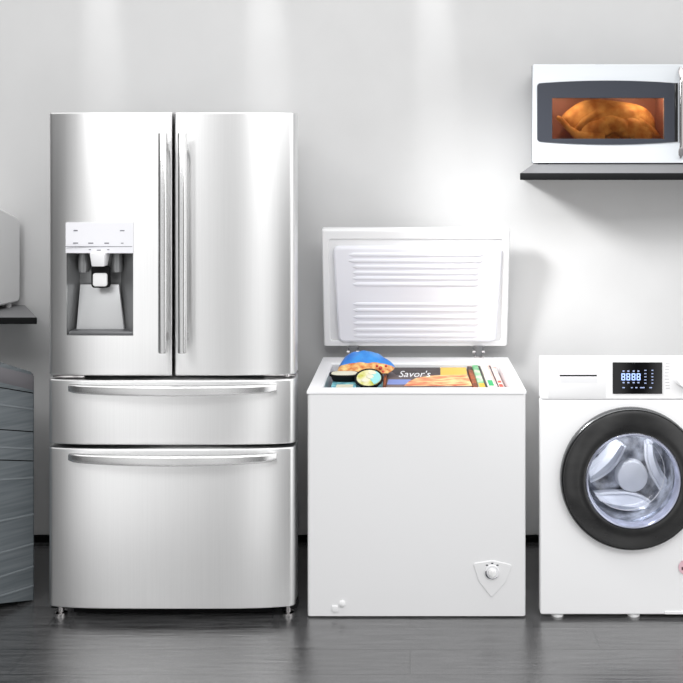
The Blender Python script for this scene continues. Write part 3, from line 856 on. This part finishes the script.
# ------------------------------------------------------------------ washing machine
WX0, WX1 = X(540.3, 3), X(724, 3)
WZ1, WZ0 = Z(357.2, 3), Z(614.5, 3)
def wx(p, Y=3.0): return X(p, Y)
def wz(p, Y=3.0): return Z(p, Y)
wc = (wx(632.8, 2.966), wz(480.4, 2.966))
wm = thing('washing_machine', 'white front loading washing machine with black ringed porthole door', 'washing machine', ((WX0+WX1)/2, 3.2, 0))
zsplit = wz(399.5)
bm = NB()
plate(bm, rrect(WX0, WX1, WZ0, zsplit-.0007, .008), 3.0, .03, holes=[circ(*wc, .222)], bev=.004)
obj('front_panel', bm, M['washer_white'], wm, angle=15)
bm = NB(); plate(bm, rrect(WX0, WX1, zsplit+.0007, WZ1, .008), 2.998, .032, bev=.004)
fascia = obj('control_fascia', bm, M['washer_white'], wm, angle=15)
# casing shell behind the front (open towards the door)
yb = 3.42; k = .069
o = NB()
f8 = [(WX0+.006, 3.03, WZ0), (WX1-.006, 3.03, WZ0), (WX1-.006, 3.03, WZ1-.004), (WX0+.006, 3.03, WZ1-.004)]
b8 = [(WX0+k, yb, WZ0), (WX1-k, yb, WZ0), (WX1-k, yb, WZ1-.094), (WX0+k, yb, WZ1-.094)]
t = bmesh.new(); va = [t.verts.new(p) for p in f8]; vb = [t.verts.new(p) for p in b8]
for i in range(4): t.faces.new((va[i], va[(i+1) % 4], vb[(i+1) % 4], vb[i]))
t.faces.new(vb); merge(o, t)
obj('casing', o, M['washer_white'], wm, smooth=False)
# drum
bm = NB()
lathe_y(bm, *wc, [(.222, 3.002), (.19, 3.03), (.178, 3.05), (.185, 3.06), (.188, 3.09), (.188, 3.17), (.178, 3.195), (.14, 3.205), (.06, 3.19), (0, 3.19)])
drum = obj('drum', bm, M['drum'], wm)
bm = NB()
hc = (wx(632.6, 3.16), wz(477, 3.16))
lathe_y(bm, *hc, [(.062, 3.20), (.060, 3.165), (.056, 3.158), (.045, 3.155), (0, 3.153)])
obj('drum_hub', bm, M['hub'], drum)
def curve_px(pts, y, n=16):
    """smooth curve through control pixels on the plane at depth y"""
    P = [Vector((X(a, y), Z(b, y))) for a, b in pts]; out = []
    Q = [P[0]*2-P[1]] + P + [P[-1]*2-P[-2]]
    for i in range(1, len(Q)-2):
        for s in range(n):
            t_ = s/n; a, b, c, e_ = Q[i-1], Q[i], Q[i+1], Q[i+2]
            out.append(.5*((2*b) + (c-a)*t_ + (2*a-5*b+4*c-e_)*t_*t_ + (3*b-a-3*c+e_)*t_**3))
    out.append(P[-1]); return out
def baffle(inner, outer):
    ya, yc_ = 3.19, 3.115
    A, C = curve_px(inner, yc_+.02, 8), curve_px(outer, yc_, 8)
    bm = NB(); rs = []
    for i in range(len(A)):
        a, c = A[i], C[i]; m1 = a*.7+c*.3; m2 = a*.35+c*.65
        rs.append([(a.x, ya, a.y), (a.x, yc_+.04, a.y), (m1.x, yc_+.018, m1.y), (m2.x, yc_+.008, m2.y), (c.x, yc_+.02, c.y), (c.x, ya, c.y)])
    rings(bm, rs)
    obj('drum_baffle', bm, M['baffle'], drum)
    bm = NB(); tube(bm, [(p.x, yc_+.034, p.y) for p in A], .0058, 8)
    obj('baffle_edge', bm, M['white_plastic'], drum)
baffle([(591, 483), (603, 477), (615, 467), (622, 456), (626, 447)], [(590, 474), (598, 467), (606, 459), (613, 451), (618, 444)])
baffle([(648, 445), (648, 460), (652, 474), (658, 485), (664, 494)], [(655, 444), (657, 458), (662, 470), (667, 478), (671, 485)])
baffle([(596, 496), (612, 495), (630, 495), (644, 499), (656, 507)], [(603, 504), (614, 510), (628, 513), (642, 513), (653, 510)])
# door: outer rim, black ring, glass
bm = NB(); R1, R2 = .2585, .170
lathe_y(bm, *wc, [(R1-.004, 3.001), (R1, 2.994), (R1, 2.980), (R1-.002, 2.975), (R1-.005, 2.973), (R1-.008, 2.976)])
wd = obj('door', bm, M['rim_grey'], wm)
bm = NB()
lathe_y(bm, *wc, [(R1-.007, 2.985), (R1-.007, 2.974), (R1-.010, 2.968), (R1-.022, 2.962), (R1-.055, 2.956), (R2+.012, 2.952), (R2+.003, 2.956), (R2, 2.965), (R2, 2.985)])
obj('door_ring', bm, M['ring_black'], wd)
bm = NB()
lathe_y(bm, *wc, [(R2+.001, 2.958), (R2-.002, 2.955), (R2-.006, 2.957), (R2-.010, 2.968), (R2-.012, 2.985)])
obj('glass_rim', bm, M['glass_ring'], wd)
bm = NB()
lathe_y(bm, *wc, [(R2-.008, 2.968), (R2-.012, 2.985), (R2-.022, 3.02), (R2-.032, 3.05), (R2-.045, 3.062), (R2-.07, 3.07), (.05, 3.076), (0, 3.077)])
obj('porthole_glass', bm, M['bowl_glass'], wd)
bm = NB()
pts = [(wc[0]+(R2-.030)*math.cos(a), 3.046, wc[1]+(R2-.030)*math.sin(a)) for a in [math.radians(-150+i*10) for i in range(22)]]
tube(bm, pts, [.0004]+[.0011]*20+[.0004], 8)
obj('glass_step', bm, M['white_plastic'], wd)
# detergent drawer
bm = NB()
box(bm, wx(548), wx(605.5), 2.9965, 3.0, wz(397), wz(360.5), .001)
dd = obj('detergent_drawer', bm, M['washer_white'], fascia)
bm = NB()
plate(bm, [(wx(559.5), wz(374.6)), (wx(559.5), wz(376.0)), (wx(596.5), wz(376.0)), (wx(596.5), wz(374.6))], 2.9955, .004)
obj('drawer_grip_slot', bm, M['black_gloss'], fascia, smooth=False)
bm = NB(); hexa(bm, [(wx(560), 2.9962, wz(382.5)), (wx(597), 2.9962, wz(382.5)), (wx(597), 3.0, wz(382.5)), (wx(560), 3.0, wz(382.5)),
                     (wx(560), 2.9945, wz(377)), (wx(597), 2.9945, wz(377)), (wx(597), 3.0, wz(377)), (wx(560), 3.0, wz(377))])
obj('drawer_grip', bm, M['white_plastic'], fascia)
# display
DY = 2.9955
bm = NB(); box(bm, wx(612.5), wx(662), DY, 3.0, wz(393.6), wz(362.2), .001)
disp = obj('display_screen', bm, M['screen'], fascia)
bm = NB()
def seg7(bm, x0, x1, z0, z1, w):
    y0, y1 = DY-.0008, DY+.0005; zm = (z0+z1)/2
    g = w*.35
    box(bm, x0+g, x1-g, y0, y1, z1-w, z1); box(bm, x0+g, x1-g, y0, y1, z0, z0+w); box(bm, x0+g, x1-g, y0, y1, zm-w/2, zm+w/2)
    for a, b in ((z0+g, zm-g), (zm+g, z1-g)):
        box(bm, x0, x0+w, y0, y1, a, b); box(bm, x1-w, x1, y0, y1, a, b)
for a, b in ((621, 624.9), (626, 629.9), (631.2, 635.1), (636.2, 640.1)):
    seg7(bm, wx(a), wx(b), wz(380), wz(373), .0038)
obj('display_digits', bm, M['digits'], fascia, smooth=False)
bm = NB()
def dot(px, py, w, h): box(bm, wx(px-w/2), wx(px+w/2), DY-.0008, DY+.0005, wz(py+h/2), wz(py-h/2))
for px in (623.2, 628, 633.3, 638): dot(px, 370.8, 1.8, 1.4); dot(px, 382.3, 2, 1.2)
for py in (370, 373.3, 376.5, 379.6, 382.8): dot(645, py, 2.2, .8); dot(652, py, 1.8, .9)
for px, w in ((623.3, 2.4), (631.5, 1.6), (636, 2), (642, 4.5), (650.3, 2.6)): dot(px, 387.3, w, 1)
obj('display_icons', bm, M['icons'], fascia, smooth=False)
bm = NB()
for i, py in enumerate((363, 366.2, 369.4, 372.6, 375.8, 379, 382.2, 385.4, 388)):
    dx = 1.2*abs(i-4)/4
    box(bm, wx(664.5+dx), wx(668.5+dx), 2.9975, 2.9985, wz(py+.35), wz(py-.35))
obj('programme_print', bm, mat('pale_print', (196,196,198), .5), fascia, smooth=False)
bm = NB(); kx, kz = wx(684.5), wz(375.5)
lathe_y(bm, kx, kz, [(.043, 2.998), (.043, 2.994), (.040, 2.990), (.040, 2.968), (.037, 2.964), (0, 2.964)], 48)
obj('programme_knob', bm, M['washer_white'], fascia)
# kick flap, sticker, feet
bm = NB(); plate(bm, rrect(wx(664.5), wx(715), wz(614), wz(611.3), .002), 2.9975, .004, bev=.0006)
obj('filter_flap', bm, M['washer_white'], wm, angle=15)
st = NB(); lathe_y(st, wx(685.5), wz(567), [(.0265, 2.9976), (.0265, 2.9966), (0, 2.9965)], 40)
stk = obj('round_sticker', st, mat('sticker_pink', (236,196,206), .5), wm)
st = NB(); box(st, wx(681.3), wx(689), 2.9955, 2.997, wz(569.4), wz(566.6)); obj('sticker_band', st, mat('sticker_dark', (96,66,78), .5), stk, smooth=False)
for px in (549, 557, 633, 716):
    y = 3.028 if px != 549 else 3.06
    bm = NB(); lathe_z(bm, X(px, y), y, [(.024, 0), (.024, .01), (.012, .013), (.012, .035)], 20); obj('foot', bm, M['hub'], wm)

# ------------------------------------------------------------------ light
w = bpy.data.worlds.new('World'); sc.world = w; w.use_nodes = True
nt = w.node_tree; N = nt.nodes; L = nt.links
bg = N['Background']
tc = N.new('ShaderNodeTexCoord'); sx = N.new('ShaderNodeSeparateXYZ')
L.new(tc.outputs['Generated'], sx.inputs[0])
neg = N.new('ShaderNodeMath'); neg.operation = 'MULTIPLY'; neg.inputs[1].default_value = -1
L.new(sx.outputs['Y'], neg.inputs[0])
at = N.new('ShaderNodeMath'); at.operation = 'ARCTAN2'
L.new(sx.outputs['X'], at.inputs[0]); L.new(neg.outputs[0], at.inputs[1])
mr = N.new('ShaderNodeMapRange'); mr.inputs['From Min'].default_value = -PI; mr.inputs['From Max'].default_value = PI
L.new(at.outputs[0], mr.inputs['Value'])
cr = N.new('ShaderNodeValToRGB')
stops = [(-180,0.252),(-90,0.126),(-60,0.050),(-43,0.084),(-39.5,0.151),(-31.6,0.470),(-24.6,0.739),(-18.8,0.823),(-16.8,0.722),(-15.6,0.504),(-14.6,0.386),(-11,0.370),(-9,0.504),(-6,0.739),(-4.8,0.756),(0,0.672),(4,0.462),(9,0.185),(14,0.067),(24,0.126),(38,1.008),(75,1.008),(100,0.336),(180,0.252)]  # invented bright and dark bands, shaped for the steel reflections and wall fill
els = cr.color_ramp.elements
while len(els) > 1: els.remove(els[-1])
for i, (a, v) in enumerate(stops):
    p = (a+180)/360
    e = els[0] if i == 0 else els.new(p)
    e.position = p; e.color = (v, v, v, 1)
L.new(mr.outputs[0], cr.inputs[0]); L.new(cr.outputs[0], bg.inputs['Color'])
bg.inputs['Strength'].default_value = 1.35
up = N.new('ShaderNodeMapRange'); up.interpolation_type = 'SMOOTHSTEP'
up.inputs['From Min'].default_value = .4; up.inputs['From Max'].default_value = .75
L.new(sx.outputs['Z'], up.inputs['Value'])
mxw = N.new('ShaderNodeMix'); mxw.data_type = 'RGBA'; mxw.inputs[7].default_value = (1.2,1.2,1.2,1)
L.new(up.outputs[0], mxw.inputs[0]); L.new(cr.outputs[0], mxw.inputs[6]); L.new(mxw.outputs[2], bg.inputs['Color'])

def lamp(name, kind, loc, target, energy, **k):
    l = bpy.data.lights.new(name, kind); l.energy = energy
    for a, v in k.items(): setattr(l, a, v)
    o = bpy.data.objects.new(name, l); col.objects.link(o); o.location = loc
    o.rotation_euler = (Vector(target)-Vector(loc)).to_track_quat('-Z', 'Y').to_euler()
    return o
lamp('key_spotlight', 'SPOT', (-.75, 2.6, 2.28), (1.6, WALL, .7), 185, spot_size=math.radians(56), spot_blend=1., shadow_soft_size=.17)
for xa, xb in ((-3.1, -1.7), (-1.0, 2.5)):
    xc = (xa+xb)/2
    lamp('unseen_front_fill', 'AREA', (xc, -.2, 3.9), (xc, 3.3, 1.0), 16*(xb-xa), shape='RECTANGLE', size=xb-xa, size_y=1.2)  # unseen fill added to brighten the fronts, split to band the steel doors
for i, px in enumerate((98, 262, 431)):
    x = X(px, WALL)
    lamp('ceiling_downlight', 'SPOT', (x-.04, WALL-.17, 3.9), (x+.03, WALL+.03, 1.9), 190, spot_size=math.radians(8), spot_blend=1., shadow_soft_size=.03)
for px in (568, 648):
    lamp('microwave_lamp', 'POINT', (mpx(px), MY+.045, cz1-.009), (0,0,0), .42, shadow_soft_size=.008, color=(1.,.92,.84))

lamp('drum_fill_light', 'POINT', (wc[0]-.03, 3.085, wc[1]+.145), (0,0,0), .9, shadow_soft_size=.015)  # added light with no visible source, brightens the drum interior

# ------------------------------------------------------------------ camera
cam = bpy.data.cameras.new('camera'); co = bpy.data.objects.new('camera', cam); col.objects.link(co)
co.location = (0, 0, EYE); co.rotation_euler = (PI/2, 0, 0)
cam.sensor_width = 36; cam.lens = F/683*36
cam.shift_x = -(PX-341.5)/683; cam.shift_y = -(341.5-PY)/683
sc.camera = co
sc.view_settings.view_transform = 'Standard'; sc.view_settings.look = 'None'
sc.view_settings.gamma = 1; sc.view_settings.exposure = 0; sc.view_settings.use_curve_mapping = False
sc.cycles.use_denoising = True
